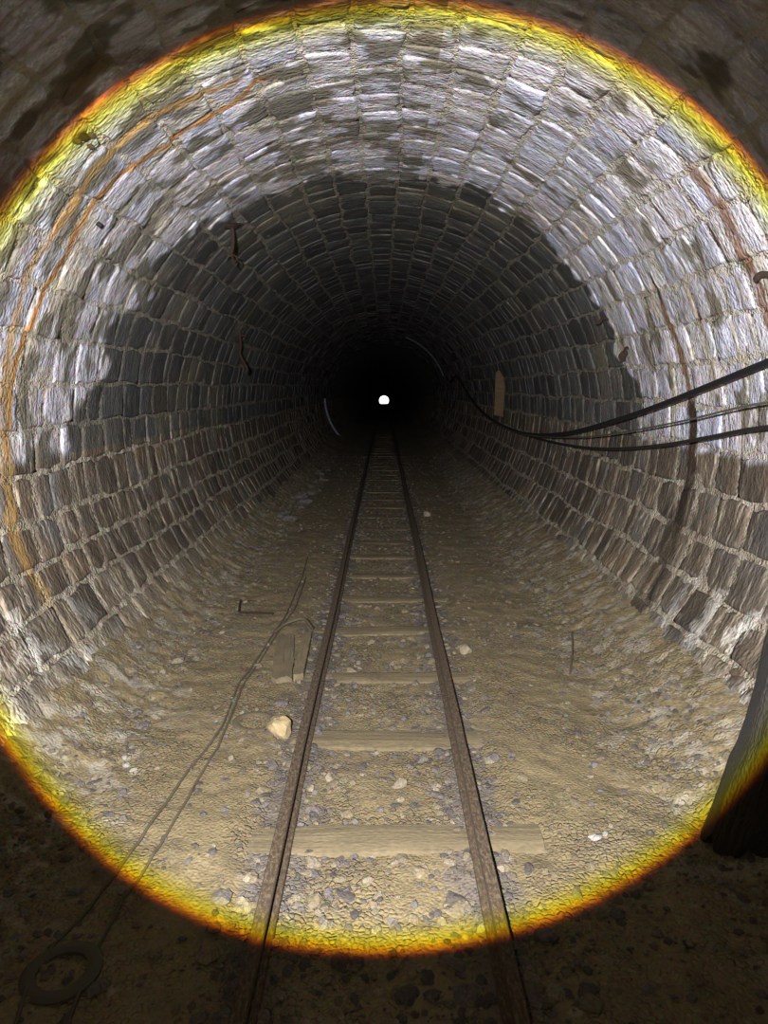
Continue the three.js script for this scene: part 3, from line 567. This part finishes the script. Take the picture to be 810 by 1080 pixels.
// ---------------------------------------------------------------- iron left in the masonry
function wallIron(name, label, deg, d, build) {
  const g = new THREE.Group(); g.name = numbered(name); const p = onBore(deg, d, R - 0.012); g.position.set(...p);
  build(g, (n, pts, r) => mesh(n, tube(pts, r, 6), M.darkRust, g)); put(tag(g, label, 'iron fitting'));
}
function lump(parent, name, r, m, sd) { const o = mesh(name, shard(1, 0.8, sd), m); o.scale.setScalar(r); parent.add(o); return o; }
wallIron('iron_hanger', 'rusty iron strap with forked end hanging from the left vault', 127, 5.3, (g, t) => {
  lump(g, 'anchor', 0.045, M.darkRust, 3).scale.set(0.06, 0.035, 0.05);
  const st = t('strap', [[0.01, 0, 0.02], [0.015, -0.07, 0.025], [0.01, -0.14, 0.02], [-0.01, -0.2, 0.02]], 0.014); st.scale.z = 0.6;
  t('prong', [[-0.01, -0.19, 0.02], [-0.045, -0.2, 0.02], [-0.05, -0.215, 0.02]], 0.006); t('prong', [[-0.01, -0.19, 0.02], [0.012, -0.22, 0.02], [0.005, -0.24, 0.02], [0.02, -0.26, 0.02]], 0.006); t('prong', [[-0.005, -0.19, 0.02], [0.035, -0.21, 0.02], [0.04, -0.235, 0.02]], 0.006);
});
wallIron('iron_hanger', 'dark iron bar with cross head curling down the left vault', 151, 8.0, (g, t) => {
  t('cross_bar', [[-0.06, 0.02, 0], [0.0, 0.0, 0.02], [0.07, -0.02, 0.02]], 0.014);
  t('bar', [[0.0, 0.01, 0.02], [0.01, -0.1, 0.03], [0.0, -0.2, 0.03], [0.04, -0.29, 0.03], [0.07, -0.36, 0.03], [0.05, -0.4, 0.03]], 0.017);
});
wallIron('iron_hook', 'small dark hook where the lime coat ends on the right wall', 26, 5.33, (g, t) => { t('shank', [[0.02, 0, 0], [-0.03, 0.01, 0.01], [-0.05, -0.01, 0.02]], 0.011); t('tip', [[-0.045, -0.005, 0.02], [-0.06, -0.02, 0.02], [-0.085, -0.025, 0.02]], 0.012); });
wallIron('iron_hook', 'small dark hook with drooping tip above the cables', 18, 5.12, (g, t) => { t('shank', [[0.02, 0.02, 0], [-0.02, 0.02, 0.01], [-0.03, 0.0, 0.02]], 0.01); const o = lump(g, 'tip', 0.03, M.darkRust, 8); o.scale.set(0.022, 0.05, 0.02); o.position.set(-0.04, -0.03, 0.02); o.rotation.z = -0.4; });
wallIron('iron_hook', 'dark iron stub sticking out beside the brown streak', 25.6, 3.15, (g, t) => { t('shank', [[0.02, 0, 0], [-0.03, 0.0, 0.01], [-0.05, -0.02, 0.01]], 0.014); });
wallIron('rusted_bolt', 'crumbling rusted bolt in the vault at the edge of the beam', 133, 3.12, (g) => { lump(g, 'bolt_head', 0.022, M.darkRust, 2); for (const [x, y, z, r] of [[0.025, 0.012, -0.02, 0.014], [-0.02, -0.02, 0.015, 0.016], [0.01, -0.02, -0.045, 0.012]]) lump(g, 'rust_crust', r, M.rust, x * 90).position.set(x, y, z); });
wallIron('rusted_bolt', 'rusted bolt head low on the right wall', -31, 2.98, (g) => { lump(g, 'bolt_head', 0.022, M.rust, 4); });
wallIron('pipe_stub', 'tiny black pipe stub in the vault under the orange streaks', 142, 3.73, (g) => { const o = mesh('pipe', new THREE.CylinderGeometry(0.012, 0.012, 0.04, 12), M.blackCable, g); o.lookAt(0, 0, 0); o.rotation.set(0, 0, (142 - 90) * D); });

// steel ribs far inside
for (const [a0, a1, d, label] of [[181, 226, 21.5, 'thin pale steel rib standing against the left wall far inside'], [20, 70, 20.2, 'thin pale steel rib curving along the vault far inside']]) {
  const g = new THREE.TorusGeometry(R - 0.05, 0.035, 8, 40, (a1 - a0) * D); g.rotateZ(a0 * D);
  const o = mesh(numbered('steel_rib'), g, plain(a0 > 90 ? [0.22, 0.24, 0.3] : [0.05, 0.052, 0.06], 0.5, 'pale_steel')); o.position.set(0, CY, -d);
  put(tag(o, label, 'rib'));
}

// the head torch that lights the place (worn by the photographer, behind the lens)
{
  const t = new THREE.Group(); t.name = 'head_torch'; t.position.copy(TORCH).addScaledVector(AIM, -0.02); t.lookAt(TORCH.clone().addScaledVector(AIM, 10));
  mesh('housing', new THREE.LatheGeometry([[0, -0.06], [0.024, -0.06], [0.026, -0.03], [0.03, -0.02], [0.032, 0.0], [0.029, 0.004], [0.026, 0.004], [0.026, -0.004]].map((q) => new THREE.Vector2(...q)), 28).rotateX(Math.PI / 2), plain([0.03, 0.03, 0.032], 0.5, 'torch_housing'), t);
  mesh('torch_lamp_lens', new THREE.CylinderGeometry(0.026, 0.026, 0.003, 28).rotateX(Math.PI / 2), new THREE.MeshStandardMaterial({ name: 'torch_lamp_lens', color: 0xffffff, emissive: new THREE.Color(1, 1, 1), emissiveIntensity: 1.5, roughness: 0.2 }), t);
  put(tag(t, 'small black head torch shining down the tunnel', 'torch'));
}
renderer.render(scene, camera);
